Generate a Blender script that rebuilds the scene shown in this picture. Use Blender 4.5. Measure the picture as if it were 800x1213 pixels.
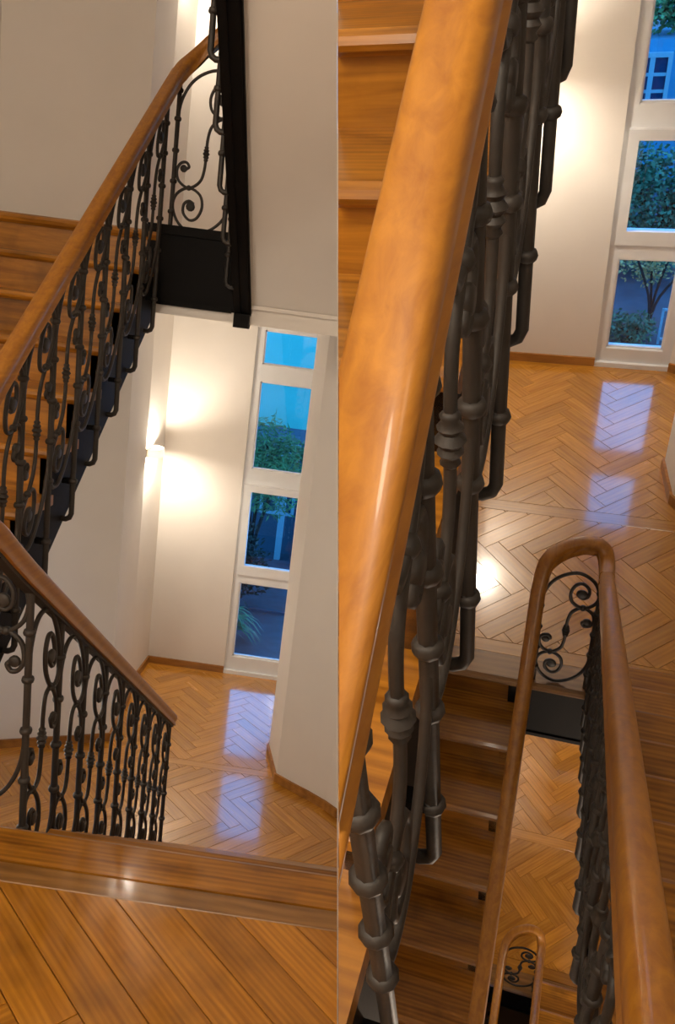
import bpy, bmesh, math, random
from mathutils import Vector, Matrix
random.seed(7)
for o in list(bpy.data.objects):
    bpy.data.objects.remove(o, do_unlink=True)
scene = bpy.context.scene
C = scene.collection

# ------------------------------------------------------------------ camera
# Two stairwells stand side by side, split by an added thin partition; each has its own upright.
F, CX, CY = 950.0, 400.0, 606.5
def ray(px, py): return Vector(((px-CX)/F, (py-CY)/F, 1.0))
def frame(nadir, head):
    z = -ray(*nadir).normalized()
    h = ray(*head); y = (h - z*h.dot(z)).normalized()
    x = y.cross(z)
    return Matrix((x, y, z))          # rows: room axes in camera axes (right, down, forward)
ML = frame((-110, 4500), (455, 380)); EYEL = Vector((0, 0, 1.55))
MR = frame((536.8, 1730), (797, -170)); EYER = Vector((0, 0, 1.233))
cam_d = bpy.data.cameras.new('camera'); cam = bpy.data.objects.new('camera', cam_d); C.objects.link(cam)
cam_d.sensor_fit = 'VERTICAL'; cam_d.sensor_height = 36.0; cam_d.lens = F/1213.0*36.0
cam_d.clip_start = 0.02; cam_d.clip_end = 200
rot = Matrix((ML.col[0], -ML.col[1], -ML.col[2])).transposed()
cam.matrix_world = Matrix.Translation(EYEL) @ rot.to_4x4()
scene.camera = cam
WL = Matrix.Identity(4)
RR = ML @ MR.transposed()
WR = Matrix.Translation(EYEL) @ RR.to_4x4() @ Matrix.Translation(-EYER)
SPLIT_N = Vector(ML.col[0])            # normal of the added partition between the two stairwells

# ------------------------------------------------------------------ world, exposure
world = bpy.data.worlds.new('dusk_sky'); scene.world = world; world.use_nodes = True
bg = world.node_tree.nodes['Background']
bg.inputs[0].default_value = (0.11, 0.42, 1.0, 1); bg.inputs[1].default_value = 3.9
vs = scene.view_settings
vs.view_transform = 'Standard'; vs.look = 'None'; vs.exposure = 0.0; vs.gamma = 1.0; vs.use_curve_mapping = False

def lamp(name, W, loc, power, color, size):
    d = bpy.data.lights.new(name, 'POINT'); d.energy = power; d.color = color; d.shadow_soft_size = size
    o = bpy.data.objects.new(name, d); C.objects.link(o); o.location = W @ Vector(loc); return o
WARM = (1.0, 0.865, 0.70)
lamp('unseen_light', WL, (-1.0, -1.0, 2.6), 125, WARM, 0.3)  # unseen light above and behind the viewer, added for general brightness
lamp('unseen_light', WL, (-2.05, 3.2, -0.35), 26, WARM, 0.15)  # added unseen light, brightens the lower left wall and landing
lamp('unseen_light', WR, (0.75, -0.3, 2.7), 18, WARM, 0.3)  # unseen light added over the right stairwell, no fixture
lamp('unseen_light', WR, (0.45, 0.9, -3.9), 60, WARM, 0.12)  # unseen light added low in the well to brighten its floors

# ------------------------------------------------------------------ materials
def newmat(name):
    m = bpy.data.materials.new(name); m.use_nodes = True
    nt = m.node_tree; b = nt.nodes['Principled BSDF']; return m, nt, b
def N(nt, t, **kw):
    n = nt.nodes.new(t)
    for k, v in kw.items(): setattr(n, k, v)
    return n
def wood(name, dark, light, rough=0.3, scale=(1.2, 14, 14), coat=0.0, axis_rand=0.35, spots=0.0, bump=0.03, figure=0.12):
    m, nt, b = newmat(name)
    tc = N(nt, 'ShaderNodeTexCoord'); oi = N(nt, 'ShaderNodeObjectInfo')
    mul = N(nt, 'ShaderNodeVectorMath', operation='MULTIPLY'); mul.inputs[1].default_value = (17.3, 9.7, 23.1)
    nt.links.new(oi.outputs['Random'], mul.inputs[0])
    add = N(nt, 'ShaderNodeVectorMath', operation='ADD')
    nt.links.new(tc.outputs['Object'], add.inputs[0]); nt.links.new(mul.outputs[0], add.inputs[1])
    mp = N(nt, 'ShaderNodeMapping'); mp.inputs['Scale'].default_value = scale
    nt.links.new(add.outputs[0], mp.inputs['Vector'])
    no = N(nt, 'ShaderNodeTexNoise'); no.inputs['Scale'].default_value = 1.6; no.inputs['Detail'].default_value = 8; no.inputs['Roughness'].default_value = 0.62; no.inputs['Distortion'].default_value = 0.5
    nt.links.new(mp.outputs[0], no.inputs['Vector'])
    wm = N(nt, 'ShaderNodeMapping'); wm.inputs['Scale'].default_value = tuple(q*0.45 for q in scale)
    nt.links.new(add.outputs[0], wm.inputs['Vector'])
    wv = N(nt, 'ShaderNodeTexWave', wave_type='RINGS', rings_direction='Z'); wv.inputs['Scale'].default_value = 1.7
    wv.inputs['Distortion'].default_value = 5.0; wv.inputs['Detail'].default_value = 3; wv.inputs['Detail Scale'].default_value = 0.7
    nt.links.new(wm.outputs[0], wv.inputs['Vector'])
    mx = N(nt, 'ShaderNodeMath', operation='MULTIPLY_ADD'); mx.inputs[1].default_value = figure
    nt.links.new(wv.outputs['Fac'], mx.inputs[0])
    sc = N(nt, 'ShaderNodeMath', operation='MULTIPLY'); sc.inputs[1].default_value = 1.0-figure
    nt.links.new(no.outputs['Fac'], sc.inputs[0]); nt.links.new(sc.outputs[0], mx.inputs[2])
    rp = N(nt, 'ShaderNodeValToRGB')
    rp.color_ramp.elements[0].position = 0.34; rp.color_ramp.elements[0].color = (*dark, 1)
    rp.color_ramp.elements[1].position = 0.66; rp.color_ramp.elements[1].color = (*light, 1)
    nt.links.new(mx.outputs[0], rp.inputs[0])
    hs = N(nt, 'ShaderNodeHueSaturation')
    mr = N(nt, 'ShaderNodeMapRange'); mr.inputs['To Min'].default_value = 1-axis_rand; mr.inputs['To Max'].default_value = 1+axis_rand*0.75
    nt.links.new(oi.outputs['Random'], mr.inputs[0]); nt.links.new(mr.outputs[0], hs.inputs['Value'])
    nt.links.new(rp.outputs[0], hs.inputs['Color'])
    out = hs.outputs[0]
    if spots:
        n2 = N(nt, 'ShaderNodeTexNoise'); n2.inputs['Scale'].default_value = 4.5; n2.inputs['Detail'].default_value = 5
        nt.links.new(add.outputs[0], n2.inputs['Vector'])
        r2 = N(nt, 'ShaderNodeValToRGB'); r2.color_ramp.elements[0].position = 0.54; r2.color_ramp.elements[1].position = 0.70
        nt.links.new(n2.outputs['Fac'], r2.inputs[0])
        f = N(nt, 'ShaderNodeMath', operation='MULTIPLY'); f.inputs[1].default_value = spots
        nt.links.new(r2.outputs[0], f.inputs[0])
        mc = N(nt, 'ShaderNodeMix', data_type='RGBA'); nt.links.new(f.outputs[0], mc.inputs[0])
        nt.links.new(out, mc.inputs[6]); mc.inputs[7].default_value = (dark[0]*0.35, dark[1]*0.35, dark[2]*0.35, 1)
        out = mc.outputs[2]
    nt.links.new(out, b.inputs['Base Color'])
    rr = N(nt, 'ShaderNodeMapRange'); rr.inputs['To Min'].default_value = rough*0.8; rr.inputs['To Max'].default_value = rough*1.3
    nt.links.new(no.outputs['Fac'], rr.inputs[0]); nt.links.new(rr.outputs[0], b.inputs['Roughness'])
    b.inputs['Coat Weight'].default_value = coat; b.inputs['Coat Roughness'].default_value = 0.09; b.inputs['Coat IOR'].default_value = 1.9
    bp = N(nt, 'ShaderNodeBump'); bp.inputs['Strength'].default_value = bump; bp.inputs['Distance'].default_value = 0.004
    nt.links.new(no.outputs['Fac'], bp.inputs['Height']); nt.links.new(bp.outputs[0], b.inputs['Normal'])
    return m
def plain(name, col, rough=0.6, metal=0.0, noise=0.0, nscale=6, bump=0.0, bscale=60):
    m, nt, b = newmat(name)
    b.inputs['Roughness'].default_value = rough; b.inputs['Metallic'].default_value = metal
    b.inputs['Base Color'].default_value = (*col, 1)
    if noise or bump:
        tc = N(nt, 'ShaderNodeTexCoord')
    if noise:
        no = N(nt, 'ShaderNodeTexNoise'); no.inputs['Scale'].default_value = nscale; no.inputs['Detail'].default_value = 5
        nt.links.new(tc.outputs['Object'], no.inputs['Vector'])
        rp = N(nt, 'ShaderNodeValToRGB')
        rp.color_ramp.elements[0].position = 0.3; rp.color_ramp.elements[1].position = 0.7
        rp.color_ramp.elements[0].color = (*[c*(1-noise) for c in col], 1); rp.color_ramp.elements[1].color = (*[min(1, c*(1+noise)) for c in col], 1)
        nt.links.new(no.outputs['Fac'], rp.inputs[0]); nt.links.new(rp.outputs[0], b.inputs['Base Color'])
    if bump:
        n2 = N(nt, 'ShaderNodeTexNoise'); n2.inputs['Scale'].default_value = bscale; n2.inputs['Detail'].default_value = 4
        nt.links.new(tc.outputs['Object'], n2.inputs['Vector'])
        bp = N(nt, 'ShaderNodeBump'); bp.inputs['Strength'].default_value = bump; bp.inputs['Distance'].default_value = 0.003
        nt.links.new(n2.outputs['Fac'], bp.inputs['Height']); nt.links.new(bp.outputs[0], b.inputs['Normal'])
    return m
M = {}
M['rail'] = wood('rail_beech', (0.30, 0.105, 0.008), (0.45, 0.185, 0.016), 0.46, (30, 1.1, 30), coat=0.10, axis_rand=0.04, figure=0.04)
M['tread'] = wood('tread_oak', (0.22, 0.078, 0.005), (0.50, 0.205, 0.018), 0.33, (1.6, 22, 22), coat=0.15, axis_rand=0.15, spots=0.5)
M['parquet'] = wood('parquet_oak', (0.40, 0.155, 0.011), (0.58, 0.255, 0.026), 0.24, (1.6, 16, 16), coat=0.9, axis_rand=0.16)
M['oldparquet'] = wood('worn_parquet_oak', (0.34, 0.125, 0.007), (0.56, 0.235, 0.018), 0.32, (1.4, 26, 26), coat=0.22, axis_rand=0.12, spots=0.4)
M['greyoak'] = wood('greyed_oak', (0.18, 0.080, 0.018), (0.36, 0.175, 0.045), 0.36, (1.6, 13, 13), coat=0.3, axis_rand=0.1)
M['base'] = wood('baseboard_oak', (0.25, 0.10, 0.016), (0.42, 0.18, 0.035), 0.35, (2, 12, 12), axis_rand=0.1)
M['gap'] = plain('joint_dirt', (0.09, 0.04, 0.014), 0.8)
M['iron'] = plain('painted_iron', (0.030, 0.025, 0.021), 0.55, 0.0, noise=0.2, nscale=14, bump=0.25, bscale=70)
M['steel'] = plain('black_steel', (0.005, 0.0045, 0.0045), 0.6, 0.0, bump=0.15, bscale=40)
M['steel'].node_tree.nodes['Principled BSDF'].inputs['Specular IOR Level'].default_value = 0.12
M['plaster'] = plain('warm_white_plaster', (0.80, 0.755, 0.70), 0.85, noise=0.02, nscale=3, bump=0.08, bscale=45)
M['white'] = plain('white_paint', (0.82, 0.83, 0.84), 0.35, noise=0.02)
M['chrome'] = plain('brushed_steel', (0.55, 0.5, 0.42), 0.3, 1.0)
def shademat():
    m, nt, b = newmat('opal_shade'); b.inputs['Base Color'].default_value = (0.85, 0.83, 0.78, 1); out = nt.nodes['Material Output']
    tl = N(nt, 'ShaderNodeBsdfTranslucent'); tl.inputs[0].default_value = (0.85, 0.8, 0.7, 1)
    mx = N(nt, 'ShaderNodeMixShader'); mx.inputs[0].default_value = 0.35
    nt.links.new(b.outputs[0], mx.inputs[1]); nt.links.new(tl.outputs[0], mx.inputs[2]); nt.links.new(mx.outputs[0], out.inputs[0]); return m
M['shade'] = shademat()
def glassmat():
    m = bpy.data.materials.new('window_glass'); m.use_nodes = True; nt = m.node_tree
    nt.nodes.remove(nt.nodes['Principled BSDF']); out = nt.nodes['Material Output']
    fr = N(nt, 'ShaderNodeFresnel'); fr.inputs[0].default_value = 1.5
    tr = N(nt, 'ShaderNodeBsdfTransparent'); tr.inputs[0].default_value = (0.93, 0.96, 0.97, 1)
    gl = N(nt, 'ShaderNodeBsdfGlossy'); gl.inputs['Roughness'].default_value = 0.01
    mx = N(nt, 'ShaderNodeMixShader'); nt.links.new(fr.outputs[0], mx.inputs[0]); nt.links.new(tr.outputs[0], mx.inputs[1]); nt.links.new(gl.outputs[0], mx.inputs[2])
    nt.links.new(mx.outputs[0], out.inputs[0]); return m
M['glass'] = glassmat()
def emat(name, col, s):
    m, nt, b = newmat(name); b.inputs['Base Color'].default_value = (*col, 1)
    b.inputs['Emission Color'].default_value = (*col, 1); b.inputs['Emission Strength'].default_value = s; return m
M['bulb'] = emat('lamp_bulb', (1.0, 0.82, 0.6), 14)
# outdoors
M['cyanwall'] = plain('cyan_render', (0.08, 0.52, 0.42), 0.9, noise=0.08, nscale=0.7)
M['bluewall'] = plain('blue_render', (0.03, 0.25, 0.40), 0.9, noise=0.1, nscale=0.8)
M['darkblue'] = plain('dark_blue_render', (0.02, 0.07, 0.11), 0.9, noise=0.2, nscale=1.5)
M['paving'] = plain('wet_paving', (0.028, 0.055, 0.08), 0.6, noise=0.3, nscale=5, bump=0.3, bscale=12)
M['pframe'] = plain('pale_blue_frame', (0.18, 0.38, 0.45), 0.5)
M['darkpane'] = plain('dark_pane', (0.006, 0.04, 0.10), 0.15)
M['leaf1'] = plain('conifer_leaf', (0.07, 0.22, 0.075), 0.7, noise=0.55, nscale=3)
M['leaf2'] = plain('dark_leaf', (0.007, 0.022, 0.014), 0.7, noise=0.6, nscale=4)
M['leaf3'] = plain('strap_leaf', (0.05, 0.19, 0.08), 0.5, noise=0.4, nscale=6)
M['leaf4'] = plain('bush_leaf', (0.045, 0.15, 0.08), 0.6, noise=0.6, nscale=5)
M['leaf5'] = plain('pale_autumn_leaf', (0.40, 0.28, 0.10), 0.6, noise=0.4, nscale=6)
M['bark'] = plain('bark', (0.014, 0.013, 0.013), 0.9, noise=0.3)

# ------------------------------------------------------------------ mesh helpers
class MB:
    def __init__(s): s.v = []; s.f = []; s.sm = []
    def add(s, vs, fs, smooth=False):
        o = len(s.v); s.v += [tuple(p) for p in vs]; s.f += [tuple(i+o for i in f) for f in fs]; s.sm += [smooth]*len(fs); return s
    def box(s, x0, x1, y0, y1, z0, z1):
        return s.add([(x0,y0,z0),(x1,y0,z0),(x1,y1,z0),(x0,y1,z0),(x0,y0,z1),(x1,y0,z1),(x1,y1,z1),(x0,y1,z1)],
              [(0,3,2,1),(4,5,6,7),(0,1,5,4),(1,2,6,5),(2,3,7,6),(3,0,4,7)])
    def bbox(s, x0, x1, y0, y1, z0, z1, r=0.003):     # box with softened top edges
        return s.add([(x0,y0,z0),(x1,y0,z0),(x1,y1,z0),(x0,y1,z0),(x0,y0,z1-r),(x1,y0,z1-r),(x1,y1,z1-r),(x0,y1,z1-r),
                      (x0+r,y0+r,z1),(x1-r,y0+r,z1),(x1-r,y1-r,z1),(x0+r,y1-r,z1)],
              [(0,3,2,1),(8,9,10,11),(0,1,5,4),(1,2,6,5),(2,3,7,6),(3,0,4,7),(4,5,9,8),(5,6,10,9),(6,7,11,10),(7,4,8,11)])
    def prism(s, pts, a, b, axis='x'):                # closed outline pts (two coords) extruded along axis
        n = len(pts)
        def mk(p, t): return (t, p[0], p[1]) if axis == 'x' else ((p[0], t, p[1]) if axis == 'y' else (p[0], p[1], t))
        vs_ = [mk(p, a) for p in pts]+[mk(p, b) for p in pts]
        fs = [tuple(range(n)), tuple(range(2*n-1, n-1, -1))]
        fs += [(i, i+n, (i+1) % n+n, (i+1) % n) for i in range(n)]
        return s.add(vs_, fs)
    def tube(s, pts, r, n=8, ends=True):
        pts = [Vector(p) for p in pts]; m = len(pts)
        rs = r if isinstance(r, (list, tuple)) else [r]*m
        t0 = (pts[1]-pts[0]).normalized()
        ref = Vector((0,0,1)) if abs(t0.z) < 0.9 else Vector((1,0,0))
        u = t0.cross(ref).normalized(); vs_ = []
        for i, p in enumerate(pts):
            t = (pts[min(i+1,m-1)]-pts[max(i-1,0)]).normalized()
            u = (u - t*u.dot(t)).normalized(); w = t.cross(u)
            for k in range(n):
                a = 2*math.pi*k/n; vs_.append(p+(u*math.cos(a)+w*math.sin(a))*rs[i])
        fs = [(i*n+k, i*n+(k+1) % n, (i+1)*n+(k+1) % n, (i+1)*n+k) for i in range(m-1) for k in range(n)]
        if ends: fs += [tuple(range(n-1,-1,-1)), tuple(range((m-1)*n, m*n))]
        return s.add(vs_, fs, True)
    def lathe(s, prof, n=12, c=(0,0,0)):              # prof: (r, z) pairs
        m = len(prof); vs_ = [(c[0]+r*math.cos(2*math.pi*k/n), c[1]+r*math.sin(2*math.pi*k/n), c[2]+z) for r, z in prof for k in range(n)]
        fs = [(i*n+k, i*n+(k+1) % n, (i+1)*n+(k+1) % n, (i+1)*n+k) for i in range(m-1) for k in range(n)]
        fs += [tuple(range(n-1,-1,-1)), tuple(range((m-1)*n, m*n))]
        return s.add(vs_, fs, True)
    def sweep(s, prof, pts):                          # prof: (side, up) pairs swept along pts, kept upright
        pts = [Vector(p) for p in pts]; m = len(pts); n = len(prof); vs_ = []
        for i, p in enumerate(pts):
            t = (pts[min(i+1,m-1)]-pts[max(i-1,0)]).normalized()
            sd = t.cross(Vector((0,0,1))).normalized(); up = sd.cross(t)
            for a, b in prof: vs_.append(p+sd*a+up*b)
        fs = [(i*n+k, (i+1)*n+k, (i+1)*n+(k+1) % n, i*n+(k+1) % n) for i in range(m-1) for k in range(n)]
        fs += [tuple(range(n)), tuple(range(m*n-1, (m-1)*n-1, -1))]
        return s.add(vs_, fs, True)
    def mesh(s, name, mat):
        me = bpy.data.meshes.new(name); me.from_pydata(s.v, [], s.f); me.materials.append(mat)
        me.polygons.foreach_set('use_smooth', s.sm)
        bm = bmesh.new(); bm.from_mesh(me); bmesh.ops.recalc_face_normals(bm, faces=bm.faces)
        for e in bm.edges:
            if len(e.link_faces) == 2 and e.calc_face_angle(0) > 1.1: e.smooth = False
        bm.to_mesh(me); bm.free()
        return me
def spline(pts, n=6):
    P = [Vector(p) for p in pts]; out = []
    for i in range(len(P)-1):
        a = P[max(i-1,0)]; b = P[i]; c = P[i+1]; d = P[min(i+2,len(P)-1)]
        for k in range(n):
            t = k/n; out.append(0.5*((2*b)+(c-a)*t+(2*a-5*b+4*c-d)*t*t+(3*b-a-3*c+d)*t**3))
    out.append(P[-1]); return out

SIDE = {}                 # mesh object -> which stairwell (-1 / +1)
class Half:
    def __init__(s, W, sign): s.W = W; s.sign = sign
HL, HR = Half(WL, -1), Half(WR, 1)
BASE = {}
def thing(h, name, label, cat, base, group=None):
    o = bpy.data.objects.new(name, None); C.objects.link(o); o.empty_display_size = 0.1
    o.matrix_world = h.W @ Matrix.Translation(base); o['label'] = label; o['category'] = cat
    if group: o['group'] = group
    BASE[o.name] = (h, Vector(base)); return o
def part(name, me, parent, loc=None, rotz=0.0, sub=False):
    """loc None: mesh is in stairwell coordinates. Otherwise loc is the stairwell position of the mesh origin."""
    h, base = BASE[parent.name]
    o = bpy.data.objects.new(name, me); C.objects.link(o); o.parent = parent
    L_ = Vector(loc) if loc is not None else Vector((0,0,0))
    o.location = L_-base; o.rotation_euler = (0,0,rotz)
    BASE[o.name] = (h, L_); SIDE[o] = h.sign; return o
def struct(h, name, me):
    o = bpy.data.objects.new(name, me); C.objects.link(o); o.matrix_world = h.W; o['kind'] = 'structure'
    BASE[o.name] = (h, Vector((0,0,0))); SIDE[o] = h.sign; return o
def single(h, name, me, label, cat, base=(0,0,0), group=None):
    o = bpy.data.objects.new(name, me); C.objects.link(o); o.matrix_world = h.W @ Matrix.Translation(base)
    o['label'] = label; o['category'] = cat
    if group: o['group'] = group
    BASE[o.name] = (h, Vector(base)); SIDE[o] = h.sign; return o

# ------------------------------------------------------------------ dimensions
RISE, RUN = 0.185, 0.245
SL = RISE/RUN; LEN = 9*RUN; HALF = 10*RISE
POST = 0.13                        # post plane either side of the well's middle

# ------------------------------------------------------------------ floors
def cut_to(me, rect):
    bm = bmesh.new(); bm.from_mesh(me)
    for co, no in rect:
        g = bm.verts[:]+bm.edges[:]+bm.faces[:]
        r = bmesh.ops.bisect_plane(bm, geom=g, plane_co=co, plane_no=no, clear_outer=True)
        ed = [e for e in r['geom_cut'] if isinstance(e, bmesh.types.BMEdge)]
        if ed:
            try: bmesh.ops.contextual_create(bm, geom=ed)
            except Exception: pass
    n = len(bm.verts); bm.to_mesh(me); bm.free(); return n > 3
def herringbone(floor, z, x0, x1, y0, y1, w, l, mat, ox=0.0, oy=0.0, ang=45, gap=0.0006):
    me = MB().bbox(gap, l-gap, gap, w-gap, -0.012, 0.0, 0.0012).mesh('board', M[mat])
    h, _ = BASE[floor.name]; R45 = Matrix.Rotation(math.radians(ang), 2); n = 0
    cand = []
    for i in range(-60, 60):
        for j in range(-14, 15):
            for v in (0, 1):
                a = Vector((i*w+j*l, i*w-j*l+(w if v else 0)))
                cen = a+(Vector((w/2, l/2)) if v else Vector((l/2, w/2)))
                c = R45 @ cen
                c = Vector((c.x+ox, c.y+oy))
                m_ = l*0.55
                if c.x < x0-m_ or c.x > x1+m_ or c.y < y0-m_ or c.y > y1+m_: continue
                o2 = R45 @ (a+(Vector((w, 0)) if v else Vector((0, 0))))
                cand.append((o2.x+ox, o2.y+oy, math.radians(ang+(90 if v else 0))))
    for (x, y, r) in cand:
        Rz = Matrix.Rotation(r, 2)
        cs = [Vector((x, y))+Rz @ Vector(p) for p in ((0,0),(l,0),(l,w),(0,w))]
        if max(c.x for c in cs) < x0+0.01 or min(c.x for c in cs) > x1-0.01 or max(c.y for c in cs) < y0+0.01 or min(c.y for c in cs) > y1-0.01: continue
        mm = me
        if min(c.x for c in cs) < x0 or max(c.x for c in cs) > x1 or min(c.y for c in cs) < y0 or max(c.y for c in cs) > y1:
            mm = me.copy(); inv = Matrix.Rotation(-r, 3, 'Z'); T = Vector((x, y, 0))
            pl = []
            for co, no in (((x0,0,0),(-1,0,0)), ((x1,0,0),(1,0,0)), ((0,y0,0),(0,-1,0)), ((0,y1,0),(0,1,0))):
                pl.append((inv @ (Vector(co)-T), inv @ Vector(no)))
            if not cut_to(mm, pl): continue
        part('board', mm, floor, (x, y, z+random.uniform(-0.0005, 0.0005)), r); n += 1
    return n
def planks(floor, z, x0, x1, y0, y1, mat, nose=False):
    mb = MB()
    if nose:
        pr = [(y1, z-0.05), (y0-0.012, z-0.05), (y0-0.03, z-0.037), (y0-0.036, z-0.022), (y0-0.03, z-0.008), (y0-0.014, z), (y1, z)]
        mb.prism(pr, x0, x1)
    else: mb.bbox(x0, x1, y0+0.001, y1-0.001, z-0.03, z, 0.002)
    return part('plank', mb.mesh('plank', M[mat]), floor)

# ------------------------------------------------------------------ flights
def flight(h, xw, E, side, zmain, up, label, width=1.15, dz=0.0, x_in=0.175, soffit=True, steps=None, RISE=RISE):
    Y0 = E-LEN; xa, xb = xw+side*x_in, xw+side*(x_in+width)
    x0, x1 = min(xa, xb), max(xa, xb)
    t = thing(h, 'stair_flight', label, 'staircase', ((xa+xb)/2, Y0, zmain+dz))
    zz = lambda k: zmain+dz+(RISE*k if up else -RISE*k)
    top, bot = [], []
    for k in range(0, 11):
        if up:
            if 1 <= k <= 9:
                y0, y1 = Y0+RUN*(k-1), Y0+RUN*k
                z = zz(k)
                pr = [(y1+0.012, z-0.04), (y0-0.018, z-0.04), (y0-0.032, z-0.03), (y0-0.037, z-0.02), (y0-0.032, z-0.008), (y0-0.018, z), (y1+0.012, z)]
                if not steps or k in steps: part('tread', MB().prism(pr, x0-0.012 if side > 0 else x0, x1+0.012 if side < 0 else x1).mesh('tread', M['tread']), t)
            if k <= 9 and (not steps or k in steps):
                y = Y0+RUN*k
                part('riser', MB().box(x0, x1, y, y+0.018, zz(k)-0.002, zz(k+1)-0.038).mesh('riser', M['tread']), t)
        else:
            if 1 <= k <= 9:
                y0, y1 = Y0+RUN*(k-1), Y0+RUN*k
                z = zz(k)
                pr = [(y0-0.012, z-0.04), (y1+0.018, z-0.04), (y1+0.032, z-0.03), (y1+0.037, z-0.02), (y1+0.032, z-0.008), (y1+0.018, z), (y0-0.012, z)]
                part('tread', MB().prism(pr, x0-0.012 if side > 0 else x0, x1+0.012 if side < 0 else x1).mesh('tread', M['tread']), t)
            if k <= 9:
                y = Y0+RUN*k
                part('riser', MB().box(x0, x1, y-0.018, y, zz(k+1)-0.002, zz(k)-0.038).mesh('riser', M['tread']), t)
    # cut stringer on the well side
    pts = []
    if up:
        for k in range(1, 10):
            pts += [(Y0+RUN*(k-1), zz(k)-0.04), (Y0+RUN*k, zz(k)-0.04)]
        pts += [(E, zz(10)-0.04)]
        lowE, low0 = zz(10)-0.42, zz(1)-0.42
        pts += [(E+0.02, zz(10)-0.04), (E+0.02, lowE), (Y0, low0)]
    else:
        pts = [(Y0, zz(0)-0.04)]
        for k in range(1, 10):
            pts += [(Y0+RUN*(k-1), zz(k)-0.04), (Y0+RUN*k, zz(k)-0.04)]
        pts += [(E, zz(10)-0.3), (Y0, zz(0)-0.42)]
    sx0 = xw+side*0.17; sx1 = xw+side*0.215
    part('stringer', MB().prism(pts, min(sx0, sx1), max(sx0, sx1)).mesh('stringer', M['steel']), t)
    if soffit:
        a, b = (low0, lowE) if up else (zz(0)-0.42, zz(10)-0.3)
        pr = [(Y0, a+0.03), (E, b+0.03), (E, b+0.09), (Y0, a+0.09)]
        part('soffit', MB().prism(pr, min(sx1, xb), max(sx1, xb)).mesh('soffit', M['plaster']), t)
    return t

# ------------------------------------------------------------------ railings
LOWC = [(1,.30),(.95,.19),(.82,.09),(.62,.025),(.38,0),(.14,.05),(.02,.15),(.07,.235),(.26,.28),(.45,.245),(.5,.17),(.43,.10),(.31,.08),(.2,.12),(.2,.175),(.28,.2),(.36,.185)]
SHALF = [(.2,.395),(.24,.41),(.19,.435),(.10,.425),(.045,.38),(.09,.315),(.26,.28),(.43,.325),(.49,.40),(.5,.5)]
inv = lambda P: [(1-a, 1-b) for a, b in P]
SCR = 0.0075
def scroll_meshes(vec, H_, nrm, tag):
    """vec: across vector post to post; H_: height; nrm: panel normal. Returns meshes with the origin at the lower post point."""
    mp = lambda p: Vector(vec)*p[0]+Vector((0,0,H_))*p[1]
    nv = Vector(nrm).normalized()
    def eye(mb, p, r):
        c = mp(p); e1 = Vector(vec); e1.z = 0; e1.normalize(); e2 = Vector((0,0,1)); n = 10
        vs_ = [c+nv*d+(e1*math.cos(2*math.pi*k/n)+e2*math.sin(2*math.pi*k/n))*r*q for d, q in ((-0.008,.8),(-0.004,1),(0.004,1),(0.008,.8)) for k in range(n)]
        fs = [(i*n+k, i*n+(k+1) % n, (i+1)*n+(k+1) % n, (i+1)*n+k) for i in range(3) for k in range(n)]+[tuple(range(n)), tuple(range(4*n-1, 3*n-1, -1))]
        mb.add(vs_, fs, True)
    def mk(path, ec, name, er=0.023):
        mb = MB(); pts = spline([mp(p) for p in path], 4)
        mb.tube(pts, SCR, 6)
        for e in ec: eye(mb, e, er)
        return mb.mesh(name, M['iron'])
    lo = mk(LOWC, [(.31,.165)], 'scroll'); hi = mk(inv(LOWC), [(.69,.835)], 'scroll')
    S = SHALF+inv(SHALF)[::-1][1:]
    ss = mk(S, [(.155,.395), (.845,.605)], 'scroll', 0.018)
    return lo, hi, ss, mp
KNOB = None
def small_meshes():
    global KNOB, KNOT, COLLAR, STRAP
    KNOB = MB().lathe([(.008,-.035),(.012,-.03),(.009,-.024),(.015,-.016),(.011,-.009),(.018,0),(.011,.009),(.015,.016),(.009,.024),(.012,.03),(.008,.035)], 10).mesh('knob', M['iron'])
    KNOT = MB().lathe([(.004,-.013),(.011,-.009),(.014,0),(.011,.009),(.004,.013)], 8).mesh('knot', M['iron'])
    COLLAR = MB().lathe([(.011,-.011),(.0165,-.008),(.019,0),(.0165,.008),(.011,.011)], 10).mesh('collar', M['iron'])
small_meshes()
def rail_profile(w=0.058, hgt=0.064):
    P = [(-.5,.0),(-.5,.12),(-.44,.2),(-.43,.42),(-.5,.52),(-.5,.70),(-.47,.84),(-.40,.93),(-.26,.98),(-.1,1),(.1,1),(.26,.98),(.40,.93),(.47,.84),(.5,.70),(.5,.52),(.43,.42),(.44,.2),(.5,.12),(.5,0)]
    return [(a*w, (b-1)*hgt) for a, b in P]
RP = rail_profile()
BAR = [(-.017,-.074),(.017,-.074),(.017,-.06),(-.017,-.06)]
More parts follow.
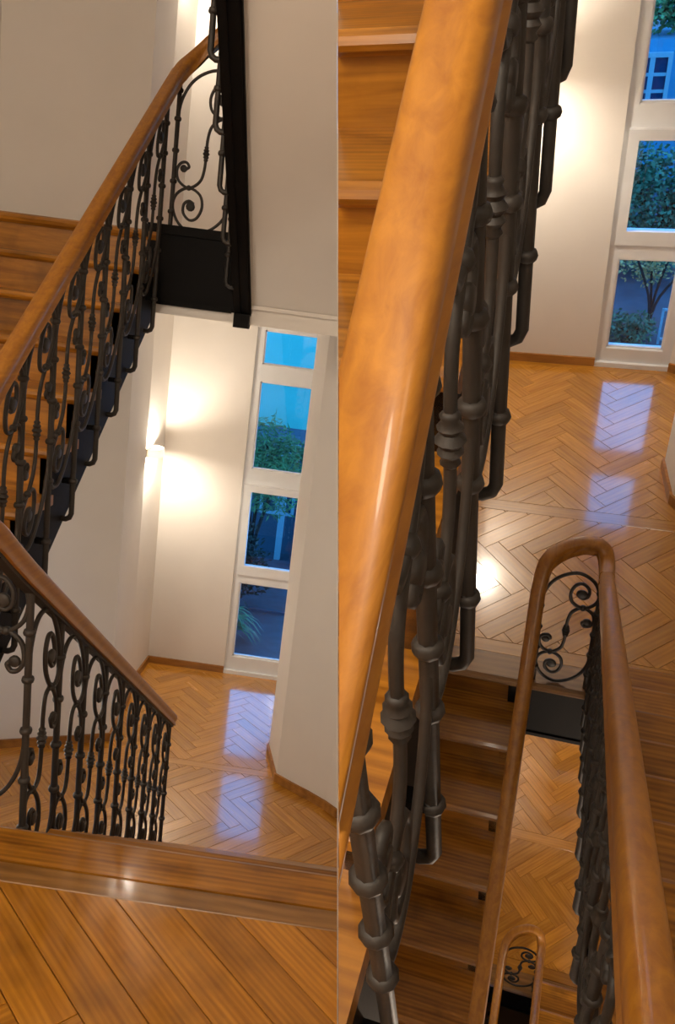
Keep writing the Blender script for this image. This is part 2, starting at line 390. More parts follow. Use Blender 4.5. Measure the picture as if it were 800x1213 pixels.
def railing(h, name, label, side, xw, E, nos, up, hr, ks, path, pz=-0.10, SL=SL, collars=True, panels=True, w=0.058, px=POST):
    """nos(y): nosing line height; hr: rail top above it; ks: tread numbers that carry a post; path: handrail centre line (top)."""
    Y0 = E-LEN; x = xw+side*px; s = SL if up else -SL
    yk = lambda k: Y0+RUN*(k-0.5)
    b = (x, yk(ks[0]), nos(yk(ks[0]))-0.4)
    t = thing(h, name, label, 'railing', b)
    part('handrail', MB().sweep(rail_profile(w), path).mesh('handrail', M['rail']), t)
    part('rail_bar', MB().sweep(BAR, path).mesh('rail_bar', M['iron']), t)
    H_ = hr-0.07
    # post: down past the tread and turned into the stringer
    pp = [(0,0,H_+0.4-0.004)] + [(0,0,0.025),(side*.007,0,.008),(side*.022,0,0.0),(side*.06,0,0)]
    pm = MB().tube(pp, 0.0115, 8).mesh('post', M['iron'])
    PH = H_-pz-0.015
    lo, hi, ss, mp = scroll_meshes((0, RUN, s*RUN), PH, (1,0,0), 'f')
    strap = MB().box(min(0, side*.05), max(0, side*.05), -.012, .012, -.01, .01).mesh('strap', M['steel'])
    for i, k in enumerate(ks):
        y = yk(k); z = nos(y)
        p = part('post', pm, t, (x, y, z-0.4))
        if collars:
            for q in (.12, .31, .5, .69, .86):
                part('collar', COLLAR, p, (x, y, z+pz+PH*q))
        part('collar', COLLAR, p, (x, y, z-0.24)); part('strap', strap, p, (x, y, z-0.24))
        if panels and i+1 < len(ks):
            o = Vector((x, y, z+pz))
            part('scroll', lo, t, o); part('scroll', hi, t, o); sc = part('scroll', ss, t, o)
            part('knob', KNOB, sc, o+mp((.5,.5))); part('knot', KNOT, sc, o+mp((.26,.28))); part('knot', KNOT, sc, o+mp((.74,.72)))
    return t
def end_panel(t, a, b, z0, H_, nrm=(0,1,0), posts=None):
    lo, hi, ss, mp = scroll_meshes(Vector(b)-Vector(a), H_, nrm, 'e')
    o = Vector((a[0], a[1], z0))
    part('scroll', lo, t, o); part('scroll', hi, t, o); sc = part('scroll', ss, t, o)
    part('knob', KNOB, sc, o+mp((.5,.5))); part('knot', KNOT, sc, o+mp((.26,.28))); part('knot', KNOT, sc, o+mp((.74,.72)))
    if posts:
        for p, ztop in zip((a, b), posts):        # from the landing up into the handrail
            pm = MB().tube([(0,0,-0.022),(0,0,ztop-z0)], 0.0115, 8).mesh('post', M['iron'])
            q = part('post', pm, t, (p[0], p[1], z0+(p[2]-a[2])))
            for c in (.12,.31,.5,.69,.86): part('collar', COLLAR, q, (p[0], p[1], z0+(p[2]-a[2])+H_*c))
def line_path(x, y0, y1, zf, n=6):
    return [(x, y0+(y1-y0)*i/n, zf(y0+(y1-y0)*i/n)) for i in range(n+1)]

# ------------------------------------------------------------------ walls
def ribbon(poly, z0, z1, th, mat, name):
    """Wall standing on an open outline; thickness goes to the left of the walking direction."""
    P = [Vector((p[0], p[1])) for p in poly]; n = len(P); off = []
    for i in range(n):
        d1 = (P[i]-P[i-1]).normalized() if i > 0 else (P[1]-P[0]).normalized()
        d2 = (P[i+1]-P[i]).normalized() if i < n-1 else d1
        n1 = Vector((-d1.y, d1.x)); n2 = Vector((-d2.y, d2.x)); m = (n1+n2)
        m = m.normalized() if m.length > 1e-4 else n1
        k = max(0.35, m.dot(n1)); off.append(P[i]+m*(th/k))
    mb = MB()
    vs_ = [(p.x, p.y, z) for z in (z0, z1) for p in P]+[(p.x, p.y, z) for z in (z0, z1) for p in off]
    fs = []
    for i in range(n-1):
        fs += [(i, i+1, n+i+1, n+i), (2*n+i, 3*n+i, 3*n+i+1, 2*n+i+1), (n+i, n+i+1, 3*n+i+1, 3*n+i), (i, 2*n+i, 2*n+i+1, i+1)]
    fs += [(0, n, 3*n, 2*n), (n-1, 3*n-1, 4*n-1, 2*n-1)]
    mb.add(vs_, fs); return mb.mesh(name, M[mat])
def baseboard(h, name, poly, z, hgt=0.065):
    P = [(p[0], p[1]) for p in poly]
    return struct(h, name, ribbon(P[::-1], z, z+hgt, 0.016, 'base', name))

# ------------------------------------------------------------------ window
def window(h, name, x0, x1, y, z0, z1, panes, sash, tilt=2.5, mull=0.075):
    """panes: list of (gz0, gz1) fixed lights; sash: (z0,z1) opening light. x0..x1 outer frame."""
    fr = MB(); d0, d1 = y+0.02, y+0.10
    fw = 0.065
    fr.box(x0, x0+fw, d0, d1, z0, z1).box(x1-fw, x1, d0, d1, z0, z1)
    w = struct(h, name, fr.mesh('jamb', M['white']))
    edges = sorted([z0]+[e for p in panes for e in p]+[sash[0], sash[1]]+[z1])
    lights = sorted(panes+[sash]); zc = z0
    for i in range(len(lights)+1):
        a = zc; b = lights[i][0] if i < len(lights) else z1
        if b-a > 0.005:
            part('mullion', MB().bbox(x0+fw-0.002, x1-fw+0.002, d0-0.004, d1, a, b, 0.004).mesh('mullion', M['white']), w)
        if i < len(lights): zc = lights[i][1]
    part('sill', MB().box(x0-0.0, x1+0.0, y-0.012, y+0.03, z0, z0+0.035).mesh('sill', M['white']), w)
    for g in panes:
        part('pane', MB().box(x0+fw-0.006, x1-fw+0.006, y+0.055, y+0.061, g[0]-0.006, g[1]+0.006).mesh('pane', M['glass']), w)
        bd = MB(); q = 0.012
        bd.box(x0+fw-.004, x0+fw+q, y+.035, y+.055, g[0], g[1]).box(x1-fw-q, x1-fw+.004, y+.035, y+.055, g[0], g[1]).box(x0+fw, x1-fw, y+.035, y+.055, g[0]-.004, g[0]+q).box(x0+fw, x1-fw, y+.035, y+.055, g[1]-q, g[1]+.004)
        part('glazing_bead', bd.mesh('glazing_bead', M['white']), w)
    # opening sash, tilted into the room at its top
    sx0, sx1 = x0+0.03, x1-0.03; sw = 0.062; H_ = sash[1]-sash[0]
    sm = MB(); sm.box(sx0, sx0+sw, -.03, .03, 0, H_).box(sx1-sw, sx1, -.03, .03, 0, H_).box(sx0+sw, sx1-sw, -.03, .03, 0, sw+.03).box(sx0+sw, sx1-sw, -.03, .03, H_-sw, H_)
    s = part('sash', sm.mesh('sash', M['white']), w, (0, y+0.035, sash[0]))
    s.rotation_euler = (math.radians(tilt), 0, 0)
    g = part('pane', MB().box(sx0+sw-.005, sx1-sw+.005, -.003, .003, sw+.025, H_-sw+.005).mesh('pane', M['glass']), s, (0, y+0.035, sash[0]))
    hd = part('handle', MB().box(sx1-.04, sx1-.02, -.045, -.03, H_*.45, H_*.55).mesh('handle', M['chrome']), s, (0, y+0.035, sash[0]))
    return w

def wall_with_holes(h, name, x0, x1, y0, y1, z0, z1, holes):
    mb = MB(); hx0, hx1 = holes[0][0], holes[0][1]
    mb.box(x0, hx0, y0, y1, z0, z1).box(hx1, x1, y0, y1, z0, z1)
    zs = sorted((q[2], q[3]) for q in holes); zc = z0
    for a, b in zs:
        if a > zc: mb.box(hx0, hx1, y0, y1, zc, a)
        zc = b
    if zc < z1: mb.box(hx0, hx1, y0, y1, zc, z1)
    return struct(h, name, mb.mesh(name, M['plaster']))

# ------------------------------------------------------------------ sconce
def sconce(h, x, y, z, label, power, rz=0.0):
    """Half-round wall lamp on a wall that faces +x."""
    t = thing(h, 'wall_sconce', label, 'lamp', (x, y, z))
    n = 14; r, r2 = 0.12, 0.112; v = []
    for zz_ in (-.034, .036):
        for rr in (r, r2):
            v += [(rr*math.cos(-math.pi/2+math.pi*k/n)*1.0, rr*math.sin(-math.pi/2+math.pi*k/n), zz_) for k in range(n+1)]
    m = n+1; f = []
    for k in range(n):
        f += [(k, k+1, 2*m+k+1, 2*m+k), (m+k, 3*m+k, 3*m+k+1, m+k+1), (k, m+k, m+k+1, k+1), (2*m+k, 2*m+k+1, 3*m+k+1, 3*m+k)]
    f += [(0, 2*m, 3*m, m), (n, m+n, 3*m+n, 2*m+n)]
    part('shade', MB().add(v, f, True).mesh('shade', M['shade']), t, (x+0.004, y, z))
    part('bracket', MB().box(0, .02, -.125, -.1, -.03, .035).box(0, .018, -.06, .06, -.02, .02).box(0, .03, .1, .125, -.03, .035).mesh('bracket', M['chrome']), t, (x, y, z))
    part('bulb', MB().lathe([(.004,-.025),(.010,-.018),(.012,0),(.010,.018),(.004,.025)], 10).mesh('bulb', M['bulb']), t, (x+.05, y, z))
    lo = lamp('sconce_light', h.W, (x+0.05, y, z-0.004), power, WARM, 0.026); lo.parent = None
    return t

# ------------------------------------------------------------------ plants
def foliage_mesh(n, rad, lw, ll, mat, name='foliage', squash=(1,1,1), droop=0.0, blobs=None, rnd=None):
    rnd = rnd or random; mb = MB()
    for i in range(n):
        if blobs:
            bx, by, bz, br = rnd.choice(blobs)
        else: bx = by = bz = 0; br = rad
        d = Vector((rnd.gauss(0,1), rnd.gauss(0,1), rnd.gauss(0,1))).normalized()*br*(rnd.random()**0.4)
        p = Vector((bx+d.x*squash[0], by+d.y*squash[1], bz+d.z*squash[2]))
        a = Vector((rnd.gauss(0,1), rnd.gauss(0,1), rnd.gauss(0,.6)-droop)).normalized(); b = a.orthogonal().normalized()
        b = (Matrix.Rotation(rnd.random()*6.28, 3, a) @ b)
        L_ = ll*rnd.uniform(.6, 1.3); w = lw*rnd.uniform(.7, 1.2)
        mb.add([p, p+a*L_*.5+b*w, p+a*L_, p+a*L_*.5-b*w], [(0,1,2,3)])
    return mb.mesh(name, M[mat])
def strap_plant(h, label, base, n, ll, mat):
    t = thing(h, 'strap_leaf_plant', label, 'plant', base); mb = MB(); rnd = random.Random(5)
    for i in range(n):
        a = rnd.random()*6.28; l = ll*rnd.uniform(.6, 1.2); w = .022; d = Vector((math.cos(a), math.sin(a), 0)); sd = Vector((-d.y, d.x, 0)); pts = []
        z0 = rnd.uniform(0, .35)
        for k in range(6):
            q = k/5; pts.append(Vector((0,0,z0))+d*l*q*.75+Vector((0,0,l*(q*1.0-q*q*1.0))))
        vs_ = []
        for k, p in enumerate(pts):
            ww = w*(1-(k/5)**2)+.001; vs_ += [p+sd*ww, p-sd*ww]
        mb.add(vs_, [(2*k, 2*k+1, 2*k+3, 2*k+2) for k in range(5)])
    part('foliage', mb.mesh('foliage', M[mat]), t, base); 
    part('stem', MB().tube([(0,0,-.02),(0.01,0,.2),(0,0,.4)], .02, 6).mesh('stem', M['bark']), t, base)
    return t
def shrub(h, name, label, base, blobs, n, lw, ll, mat, cat='shrub', trunk=0.03, seed=1, squash=(1,1,1)):
    t = thing(h, name, label, cat, base); rnd = random.Random(seed)
    part('foliage', foliage_mesh(n, 1, lw, ll, mat, blobs=blobs, rnd=rnd, squash=squash), t, base)
    for b in blobs[:6]:
        part('stem', MB().tube(spline([(0,0,-.03), (b[0]*.2, b[1]*.2, b[2]*.45), (b[0]*.9, b[1]*.9, b[2])], 4), trunk, 6).mesh('stem', M['bark']), t, base)
    return t
def gridded_window(t, x0, x1, y, z0, z1, cols, rows, name='window'):
    fr = MB(); w = .05
    fr.box(x0-w, x1+w, y-.05, y+.01, z0-w, z0).box(x0-w, x1+w, y-.05, y+.01, z1, z1+w).box(x0-w, x0, y-.05, y+.01, z0, z1).box(x1, x1+w, y-.05, y+.01, z0, z1)
    for i in range(1, cols): q = x0+(x1-x0)*i/cols; fr.box(q-.03, q+.03, y-.04, y+.01, z0, z1)
    for i in range(1, rows): q = z0+(z1-z0)*i/rows; fr.box(x0, x1, y-.035, y+.01, q-.018, q+.018)
    wn = part(name, fr.mesh(name, M['pframe']), t)
    for i in range(cols):
        for j in range(rows):
            a0 = x0+(x1-x0)*i/cols; b0 = z0+(z1-z0)*j/rows
            part('pane', MB().box(a0+.004, a0+(x1-x0)/cols-.004, y-.02, y-.014, b0+.004, b0+(z1-z0)/rows-.004).mesh('pane', M['darkpane']), wn)
    return wn

# ================================================================== LEFT STAIRWELL
h = HL; xw, E = -1.02, 4.2; Y0 = E-LEN; ZL, ZU = -HALF, HALF; YW = 7.0
# walls
wl = [(-2.5,-1.7),(-2.5,5.2),(-1.68,5.55),(-1.74,6.25),(-1.80,6.25),(-1.79,7.0)]
struct(h, 'wall_left', ribbon(wl, -3.8, 4.7, 0.15, 'plaster', 'wall_left'))
wr = [(-0.44,7.0),(-0.30,6.9),(-0.27,6.0),(-0.445,5.72),(-0.335,5.33),(-0.207,5.245),(-0.075,5.165),(.055,5.075),(.15,4.99),(.4,4.75),(.6,4.6),(.62,-1.7)]
struct(h, 'wall_right', ribbon(wr, -3.8, 4.7, 0.15, 'plaster', 'wall_right'))
wall_with_holes(h, 'wall_window', -1.95, -0.30, YW, YW+0.2, -3.8, 4.7, [(-1.06,-0.455,ZL,1.43),(-1.06,-0.455,ZU,4.6)])
struct(h, 'wall_back', MB().box(-2.6, 3.0, -1.85, -1.7, -3.8, 4.7).mesh('wall_back', M['plaster']))
struct(h, 'ceiling', MB().box(-2.65, 3.0, -1.85, 7.2, 4.7, 4.85).mesh('ceiling', M['plaster']))
struct(h, 'floor', MB().box(-2.65, 3.0, -1.85, 7.2, -3.95, -3.8).mesh('floor', M['gap']))
baseboard(h, 'baseboard_left', wl[1:], ZL); baseboard(h, 'baseboard_right', wr[2:9], ZL)
baseboard(h, 'baseboard_window', [(-1.79,7.0),(-1.06,7.0)], ZL)
# half-landing floor
fl = struct(h, 'floor', MB().box(-2.5, 1.0, E+0.01, 7.0, ZL-0.32, ZL-0.012).mesh('floor', M['gap']))
planks(fl, ZL, -2.5, 0.7, E+0.0, E+0.10, 'greyoak'); planks(fl, ZL, -2.5, 0.7, 5.36, 5.44, 'parquet')
herringbone(fl, ZL, -2.4, 0.6, E+0.10, 5.36, 0.088, 0.44, 'parquet', 0.0, 0.03, -45)
herringbone(fl, ZL, -2.45, -0.3, 5.44, 6.94, 0.10, 0.40, 'parquet', -1.0, 5.2, 45)
planks(fl, ZL, -1.79, -0.3, 6.94, 7.0, 'parquet')
# upper half-landing: floor, black fascia over the well, plaster edge
up = struct(h, 'floor', MB().box(-2.5, 1.0, E+0.02, 7.0, 1.51, ZU-0.012).mesh('floor', M['plaster']))
planks(up, ZU, -2.5, xw-0.16, E, E+0.12, 'tread', nose=True); planks(up, ZU, xw-0.16, 1.0, E+0.012, E+0.12, 'greyoak')
planks(up, ZU, -2.5, 1.0, E+0.12, 7.0, 'parquet')
struct(h, 'trim_1', MB().box(xw-0.215, xw+0.30, E-0.015, E+0.02, 1.50, ZU+0.01).box(xw-0.215, xw+0.24, E-0.03, E+0.0, ZU-0.01, ZU+0.035).box(xw-0.215, xw+0.24, E-0.028, E+0.0, 1.495, 1.52).mesh('trim_1', M['steel']))
struct(h, 'trim_2', MB().prism([(E-0.005,1.45),(E+0.03,1.45),(E+0.03,1.54),(E-0.005,1.54)], -2.4, 1.0).box(xw+0.34, 1.0, E-0.03, E, 1.53, 1.55).mesh('trim_2', M['plaster']))
# main floor under the viewer
mf = struct(h, 'floor', MB().box(-2.5, 1.0, -1.7, Y0-0.03, -0.3, -0.012).mesh('floor', M['gap']))
ny = Y0-0.02
pr = [(1.862,-.05),(ny+0.018,-.05),(ny+0.034,-.037),(ny+0.04,-.022),(ny+0.034,-.008),(ny+0.015,0.002),(1.862,0.002)]
part('plank', MB().prism(pr, -1.3, 0.9).mesh('plank', M['tread']), mf)
part('plank', MB().bbox(-1.3, 0.9, 1.785, 1.859, -.03, 0, .003).mesh('plank', M['greyoak']), mf)
herringbone(mf, 0.0, -1.35, 0.6, 0.6, 1.783, 0.113, 0.678, 'oldparquet', 0.10, 0.87, -45, gap=0.0012)
part('plank', MB().box(-2.5, 1.0, -1.7, 0.6, -.02, -.001).mesh('plank', M['oldparquet']), mf)
# flights
nosU = lambda y: ZU+SL*(y-E)
nosD = lambda y: -9*RISE-SL*(y-E)
flight(h, xw, E, -1, 0.0, True, 'oak stair flight with black stepped stringer climbing to landing with grey wall', 1.3)
flight(h, xw, E, 1, 0.0, False, 'oak stair flight dropping behind worn nosing board to parquet landing', 1.0)
# third flight: seen from below as a black stringer and a plaster soffit
t = thing(h, 'overhead_stair_flight', 'overhead stair flight with heavy black stringer and bare plaster soffit', 'staircase', (xw+0.3, E, 1.45))
b3 = lambda y: 1.48+SL*(E-y); sx = xw+0.26
SK = 0.066
def skew(mb):
    mb.v = [(p[0]+SK*(E-p[1]), p[1], p[2]) for p in mb.v]; return mb
part('stringer', skew(MB().prism([(E+.03,1.46),(1.4,b3(1.4)),(1.4,b3(1.4)+.36),(E+.03,1.84)], sx+.012, sx+.062)).mesh('stringer', M['steel']), t)
fl3 = MB()
for a, b_, dz_, hh in ((sx-.006, sx+.082, 0, .022), (sx+.002, sx+.03, -.016, .02), (sx+.05, sx+.074, -.012, .014)):
    fl3.prism([(E+.02,b3(E)+dz_-.005),(1.4,b3(1.4)+dz_),(1.4,b3(1.4)+dz_+hh),(E+.02,b3(E)+dz_+hh)], a, b_)
fl3.box(sx-.002, sx+.078, E-.05, E+.03, 1.43, 1.50)
part('stringer_flange', skew(fl3).mesh('stringer_flange', M['steel']), t)
part('soffit', skew(MB().prism([(E,1.535),(1.3,b3(1.3)+.055),(1.3,b3(1.3)+.12),(E,1.60)], sx+.06, 0.62)).mesh('soffit', M['plaster']), t)
for k in range(1, 9):
    y = E-RUN*k
    part('tread', MB().box(sx+.03+SK*(E-y), .62, y-.03, y+RUN, ZU+RISE*k-.04, ZU+RISE*k).mesh('tread', M['tread']), t)
    part('riser', MB().box(sx+.03+SK*(E-y), .62, y+RUN-.018, y+RUN, ZU+RISE*(k-1), ZU+RISE*k-.04).mesh('riser', M['tread']), t)
# railings
hr = 0.77
xl, xr = xw-0.125, xw+0.125
zr = lambda y: nosU(y)+hr
loop = [(xl, E-.03, zr(E-.03)), (xl+.02, E+.05, zr(E)+.055), (xl+.07, E+.09, zr(E)+.13), (xw+.02, E+.10, zr(E)+.20), (xr+.01, E+.095, zr(E)+.28), (sx-.055, E+.075, zr(E)+.305)]
main_loop = [(xw+.002, Y0-.29, 1.06), (xw-.065, Y0-.265, 1.04), (xl+.006, Y0-.17, .975), (xl, Y0-.05, zr(Y0-.05)+.012)]
path = spline(main_loop, 4)[:-1]+line_path(xl, Y0+.02, E-.12, zr)+spline(loop, 5)
tu = railing(h, 'stair_railing', 'scrolled iron railing with oak handrail climbing the flight beside the black fascia', -1, xw, E, nosU, True, hr, list(range(1, 10)), path)
end_panel(tu, (xw-.118, E+.03, 0), (xw+POST+.06, E+.03, 0), ZU+.012, 0.76, posts=(zr(E)-.01, zr(E)+.27))
hd = 0.86
zd = lambda y: nosD(y)+hd
path = line_path(xr+.005, E-.06, Y0+.1, zd)+spline([(xr+.005, Y0-.02, zd(Y0-.02)+.005), (xr+.003, Y0-.12, zd(Y0-.12)+.012), (xr-.015, Y0-.205, 1.02), (xw+.06, Y0-.27, 1.055), (xw-.002, Y0-.29, 1.06)], 5)
td = railing(h, 'stair_railing', 'scrolled iron railing whose handrail slopes down to the parquet landing', 1, xw, E, nosD, False, hd, list(range(1, 10)), path)
end_panel(td, (xw-POST, Y0+.12, 0), (xw+POST, Y0+.12, 0), -.02, 0.80)
# third flight railing: bent post feet beside the stringer
t3 = thing(h, 'stair_railing', 'iron railing post feet bent into the overhead black stringer', 'railing', (sx-.04, E, 1.5))
pf = MB().tube([(0,0,1.375),(0,0,.025),(.007,0,.008),(.02,0,0),(.062,0,0)], .0115, 8).mesh('post', M['iron'])
for k in range(0, 9):
    y = E-.16-RUN*k; zb = b3(y)+.02
    q = part('post', pf, t3, (sx-.042+SK*(E-y), y, zb)); part('collar', COLLAR, q, (sx-.042+SK*(E-y), y, zb+.15))
part('handrail', MB().sweep(RP, [(sx-.06, E+.075, zr(E)+.30), (sx-.04, E-.1, zr(E)+.38), (sx-.04+SK*(E-1.9), 1.9, zr(E)+.38+SL*(E-.1-1.9))]).mesh('handrail', M['rail']), t3)
# sconces
sconce(h, -1.79, 6.52, 0.27, 'half-round white wall sconce glowing beside the landing window', 60)
sconce(h, -1.79, 6.52, 0.27+3.7, 'half-round white wall sconce above the upper landing', 46)
# window
window(h, 'window_1', -1.06, -0.455, YW, ZL, 1.43, [(-1.68,-0.94),(0.14,0.92),(1.07,1.36)], (-0.86,0.0))
window(h, 'window_2', -1.06, -0.455, YW, ZU, 4.6, [(2.02,2.76),(3.84,4.5)], (2.84,3.70))
# outdoors
struct(h, 'ground', MB().box(-16, 8, 7.25, 40, -2.75, -2.6).mesh('ground', M['paving']))
g = BASE
bl = thing(h, 'garden_building', 'plain cyan rendered building across the yard behind conifer', 'building', (-3, 17, -2.6))
part('wall', MB().box(-12, 6, 17, 17.4, -2.6, 2.4).mesh('wall', M['cyanwall']), bl)
part('roof_edge', MB().box(-12.1, 6, 16.9, 17.5, 2.4, 2.55).mesh('roof_edge', M['darkblue']), bl)
part('ledge', MB().box(-12, 6, 16.93, 17, 0.06, 0.16).mesh('ledge', M['darkblue']), bl)
b2 = thing(h, 'garden_shed', 'dark blue garden outbuilding with pale framed window behind conifer', 'building', (-1.6, 13.5, -2.6))
part('wall', MB().box(-3.6, 1, 13.5, 15.2, -2.6, -0.62).mesh('wall', M['darkblue']), b2)
gridded_window(b2, -1.65, -1.15, 13.49, -1.85, -0.7, 2, 2)
part('post', MB().box(-1.32, -1.22, 13.1, 13.2, -2.6, -.75).mesh('post', M['pframe']), b2)
shrub(h, 'conifer', 'feathery green conifer rising against the cyan building', (-1.55, 11.6, -2.6), [(-.35,0,2.0,.45),(.1,.1,2.2,.42),(.45,.1,2.0,.35),(-.1,-.1,1.75,.5),(.3,-.1,1.6,.45),(-.55,0,1.55,.45)], 5200, .012, .13, 'leaf1', 'tree', seed=3)
shrub(h, 'dark_shrub', 'dark evergreen shrub below the conifer', (-1.75, 10.55, -2.6), [(-.35,0,1.05,.45),(.05,.1,.85,.45),(.35,.1,.55,.35),(-.1,-.1,.45,.5),(-.5,0,.4,.5)], 3600, .02, .09, 'leaf2', seed=4)
strap_plant(h, 'arching strap-leaved plant at the edge of blue paving', (-1.50, 9.4, -2.6), 100, .62, 'leaf3')
pv = MB()
struct(h, 'trim_3', MB().box(-4, 3, 10.6, 10.68, -2.6, -2.57).box(-4, 3, 12.2, 12.28, -2.6, -2.57).mesh('trim_3', M['darkblue']))

# ================================================================== RIGHT STAIRWELL
h = HR; xw, E = -0.012, 2.43; Y0 = E-LEN; YW = 5.33
dx, dy = xw+1.02, E-4.2
wl2 = [(-1.45,-1.4),(-1.45,3.3),(-1.2,3.7),(-0.76,3.8),(-0.73,4.7),(-0.79,4.7),(-0.79,5.33)]
struct(h, 'wall_left', ribbon(wl2, -7.6, 3.4, 0.15, 'plaster', 'wall_left'))
wr2 = [(.44,5.33),(.62,5.25),(.66,4.6),(.425,4.18),(.47,3.86),(.6,3.66),(.85,3.5),(1.2,3.35),(1.25,3.0),(1.25,-1.4)]
struct(h, 'wall_right', ribbon(wr2, -7.6, 3.4, 0.15, 'plaster', 'wall_right'))
wall_with_holes(h, 'wall_window', -0.95, 0.66, YW, YW+0.2, -7.6, 3.4, [(-0.06,0.445,ZL,1.2),(-0.06,0.445,ZL-3.7,1.2-3.7)])
struct(h, 'wall_back', MB().box(-1.6, 1.4, -1.55, -1.4, -7.6, 3.4).mesh('wall_back', M['plaster']))
struct(h, 'ceiling', MB().box(-1.6, 1.4, -1.55, 5.5, 3.4, 3.55).mesh('ceiling', M['plaster']))
struct(h, 'floor', MB().box(-1.6, 1.4, -1.55, 5.5, -7.75, -7.6).mesh('floor', M['gap']))
baseboard(h, 'baseboard_right', wr2[:9], ZL); baseboard(h, 'baseboard_window', [(-0.79,5.33),(-0.06,5.33)], ZL)
def landing(z, far=True):
    fl = struct(h, 'floor', MB().box(-1.45, 1.25, E+0.012, 5.33, z-0.32, z-0.012).mesh('floor', M['gap']))
    planks(fl, z, -1.45, xw+0.17, E, E+0.12, 'greyoak', nose=True); planks(fl, z, xw+0.17, 1.25, E, E+0.12, 'greyoak')
    planks(fl, z, -1.45, 1.25, E+0.12, E+0.2, 'parquet')
    planks(fl, z, -1.45, 1.25, 3.61, 3.70, 'parquet')
    herringbone(fl, z, -1.45, 1.2, E+0.2, 3.61, 0.092, 0.46, 'parquet', 0.03, 0.02, -45)
    herringbone(fl, z, -0.75, 0.66, 3.70, 5.27, 0.10, 0.40, 'parquet', 0.12, 3.9, 45)
    planks(fl, z, -0.79, 0.66, 5.27, 5.33, 'parquet')
    return fl
landing(ZL); landing(ZL-3.7)
struct(h, 'floor', MB().box(-1.45, 1.25, E+0.02, 5.33, 1.45, 1.85).mesh('floor', M['plaster']))
for i, z in enumerate((ZL, ZL-3.7)):
    struct(h, 'trim_%d' % (i+4), MB().box(xw-0.215, xw+0.215, E-0.012, E+0.02, z-0.40, z-0.05).box(xw-0.215, xw+0.215, E-0.02, E+0.0, z-.41, z-.385).mesh('trim_%d' % (i+4), M['steel']))
EN0 = 0.192
SN = 0.625; SA = 0.70; hn = 0.59; EN = 0.0+9*RUN+EN0
nosN = lambda y: .11+SN*y
nosA = lambda y: -1.667-SA*(y-E)
nosB = lambda y: ZL+SL*(y-E)
nosC = lambda y: -3.7-1.667-SA*(y-E)
nosD2 = lambda y: ZL-3.7+SL*(y-E)
flight(h, xw, EN, -1, nosN(EN)-10*SN*RUN, True, 'broad oak stair flight beside the thick close handrail', 1.2, RISE=SN*RUN)
flight(h, xw, E, 1, nosA(Y0), False, 'oak stair flight right of the blue-lit handrail leading down to landing', 1.0, RISE=SA*RUN)
flight(h, xw, E, -1, -3.7, True, 'dim oak stair flight with black notched ends seen down the stairwell', 1.2)
flight(h, xw, E, 1, nosC(Y0), False, 'lowest oak stair flight beside the small far handrail loop', 1.0, RISE=SA*RUN)
xl, xr = xw-0.118, xw+0.118
zn = lambda y: nosN(y)+hn
tn = railing(h, 'stair_railing', 'close thick oak handrail over dark scrolled iron balusters', -1, xw, EN, nosN, True, hn, list(range(1, 10)), line_path(xw-.127, -.15, 2.6, zn, 8), SL=SN, pz=-0.10)
def loop_pair(nosL, nosR, label_l, label_r, zland, ks_l, ks_r, yl, yr, hrr=0.59):
    xrr = xw+0.134
    zl_ = lambda y: nosL(y)+hr
    zr_ = lambda y: nosR(y)+hrr
    pL = line_path(xl, yl, E-.2, zl_)
    arc = spline([(xl, E-.1, zl_(E-.1)), (xl+.012, E-.0, zl_(E)+.0), (xl+.06, E+.075, zl_(E)+.02), (xw+.02, E+.115, zl_(E)+.04), (xrr-.05, E+.115, zl_(E)+.045), (xrr-.014, E+.09, zl_(E)+.035), (xrr, E+.04, zr_(E+.04)+.035), (xrr, E-.06, zr_(E-.06))], 5)
    a = railing(h, 'stair_railing', label_l, -1, xw, E, nosL, True, hr, ks_l, pL+arc)
    end_panel(a, (xw-.108, E+.01, 0), (xw+.126, E+.01, 0), zland+.012, 0.705, posts=(zl_(E)-.035, zr_(E)-.03))
    b = railing(h, 'stair_railing', label_r, 1, xw, E, nosR, False, hrr, ks_r, line_path(xrr, E-.05, yr, zr_, 8), pz=-0.2, SL=SA, w=0.052, px=0.138)
    return a, b
loop_pair(nosB, nosA, 'narrow oak handrail looping round above the black fascia', 'glossy oak handrail with blue sheen over a screen of iron scrolls', ZL, list(range(2, 10)), list(range(1, 10)), 0.5, -0.1)
loop_pair(nosD2, nosC, 'small far handrail loop with iron scrolls deep in the stairwell', 'far lower oak handrail ending at the small loop', ZL-3.7, list(range(6, 10)), list(range(2, 10)), 1.4, 0.4)
sconce(h, -0.79, 4.95, 0.10, 'half-round white wall sconce hidden behind the close balusters', 72)
sconce(h, -0.79, 4.95, 0.10-3.7, 'half-round white wall sconce on the lowest landing', 62)
window(h, 'window_3', -0.06, 0.445, YW, ZL, 1.2, [(-1.71,-1.06),(-0.12,0.5),(0.62,1.1)], (-0.96,-0.25))
window(h, 'window_4', -0.06, 0.445, YW, ZL-3.7, 1.2-3.7, [(-5.41,-4.76),(-3.82,-3.2),(-3.08,-2.6)], (-4.66,-3.95))
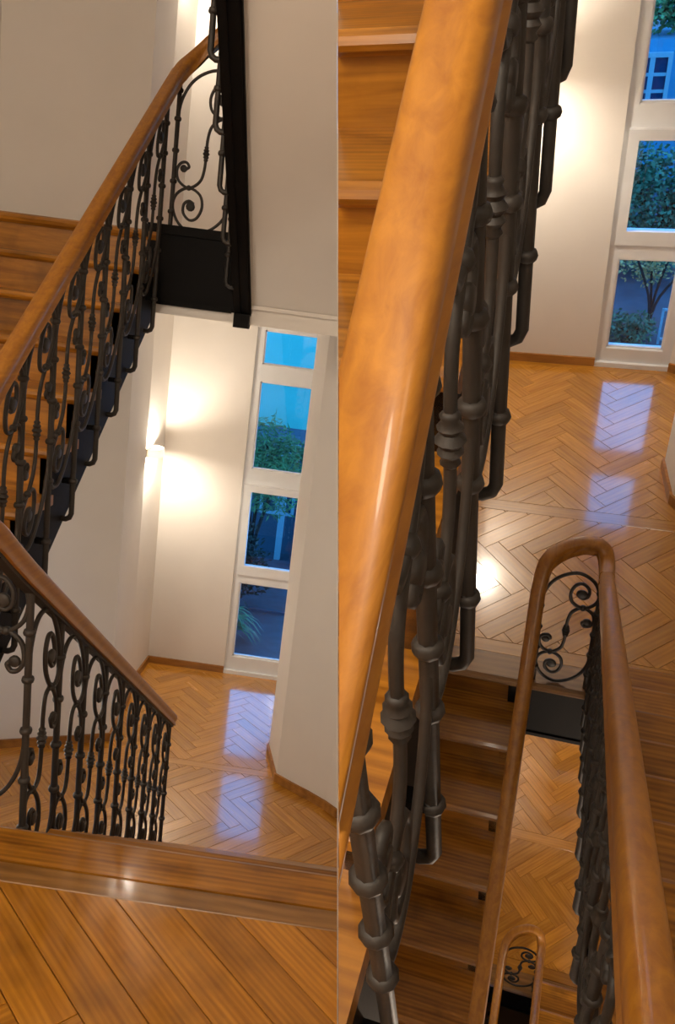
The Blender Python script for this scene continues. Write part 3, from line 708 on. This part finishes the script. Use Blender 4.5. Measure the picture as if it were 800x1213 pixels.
# outdoors
struct(h, 'ground', MB().box(-9, 9, 5.6, 30, -2.75, -2.6).mesh('ground', M['paving']))
bl = thing(h, 'blue_building', 'blue rendered building with white barred window and ivy on top', 'building', (0.6, 11.5, -2.6))
part('wall', MB().box(-4, 6, 11.5, 12.2, -2.6, -0.98).mesh('wall', M['bluewall']), bl)
gridded_window(bl, -0.08, 0.27, 11.49, -1.72, -1.16, 2, 3)
gridded_window(bl, 0.62, 0.97, 11.49, -1.72, -1.16, 2, 3)
shrub(h, 'ivy', 'green ivy spilling over the top of the blue building', (0.6, 11.85, -0.98), [(-.9,0,.30,.32),(-.4,0,.34,.36),(0,0,.30,.32),(.5,0,.34,.35),(1,0,.30,.32)], 4200, .03, .08, 'leaf1', 'ivy', seed=8)
shrub(h, 'rounded_bush', 'dense blue-green bush filling the middle window light', (0.36, 8.8, -2.6), [(-.4,0,.55,.45),(.05,.1,.75,.45),(.4,.1,.6,.4),(0,-.1,.35,.5),(-.35,.2,.9,.35),(.35,.2,.95,.35)], 6500, .02, .06, 'leaf4', seed=9)
tr = shrub(h, 'small_tree', 'small tree with pale autumn leaves on bluish paving', (0.36, 7.5, -2.6), [(-.2,0,.62,.2),(.1,0,.68,.22),(.3,0,.6,.18),(-.05,.1,.48,.15)], 900, .012, .04, 'leaf5', 'tree', seed=10, trunk=0.013)
shrub(h, 'low_ground_plant', 'low dark plant at the foot of the small tree', (0.22, 7.15, -2.6), [(-.15,0,.12,.16),(.05,0,.12,.15)], 900, .012, .06, 'leaf4', seed=11)
ch = thing(h, 'cold_frame', 'pale blue square garden frame leaning by the small tree', 'frame', (0.52, 7.1, -2.6))
part('frame', MB().box(.44, .46, 7.09, 7.11, -2.6, -2.25).box(.62, .64, 7.09, 7.11, -2.6, -2.25).box(.44, .64, 7.09, 7.11, -2.27, -2.25).box(.44, .64, 7.09, 7.11, -2.56, -2.54).mesh('frame', M['pframe']), ch)

# ================================================================== added partition: keeps light and cut sides of the two stairwells apart
pb = MB().box(-0.0004, 0.0004, -7, 7, 1.6, 9.0)
pm = pb.mesh('added_partition', M['plaster'])
pk = MB().box(-0.0004, 0.0004, -5, 5, -4.0, -0.12).mesh('added_partition', M['plaster'])  # rear piece, added to hold the left light off the close handrail
po = bpy.data.objects.new('added_partition', pk); C.objects.link(po); po['kind'] = 'structure'
po.matrix_world = Matrix.Translation(EYEL) @ ML.to_4x4()
po = bpy.data.objects.new('added_partition', pm); C.objects.link(po); po['kind'] = 'structure'
po.matrix_world = Matrix.Translation(EYEL) @ ML.to_4x4()

# ------------------------------------------------------------------ keep each stairwell on its side of the added partition
bpy.context.view_layer.update()
for o, sg in list(SIDE.items()):
    mw = o.matrix_world
    ds = [(mw @ Vector(c)-EYEL).dot(SPLIT_N)*sg for c in o.bound_box]
    if min(ds) > 0.0: continue
    ds = [(mw @ v.co-EYEL).dot(SPLIT_N)*sg for v in o.data.vertices]
    if min(ds) > 0.0: continue
    if max(ds) < 0.002:
        kids = list(o.children)
        if not kids or o.get('kind') != 'structure':
            for c in kids:
                SIDE.pop(c, None); bpy.data.objects.remove(c, do_unlink=True)
            SIDE[o] = None; bpy.data.objects.remove(o, do_unlink=True)
        continue
    me = o.data.copy(); o.data = me
    iv = mw.inverted(); co = iv @ (EYEL+SPLIT_N*sg*0.001); no = (mw.to_3x3().transposed() @ SPLIT_N*(-sg)).normalized()
    cut_to(me, [(co, no)])
for o in [o for o in bpy.data.objects if o.type == 'EMPTY' and not o.children]:
    bpy.data.objects.remove(o, do_unlink=True)
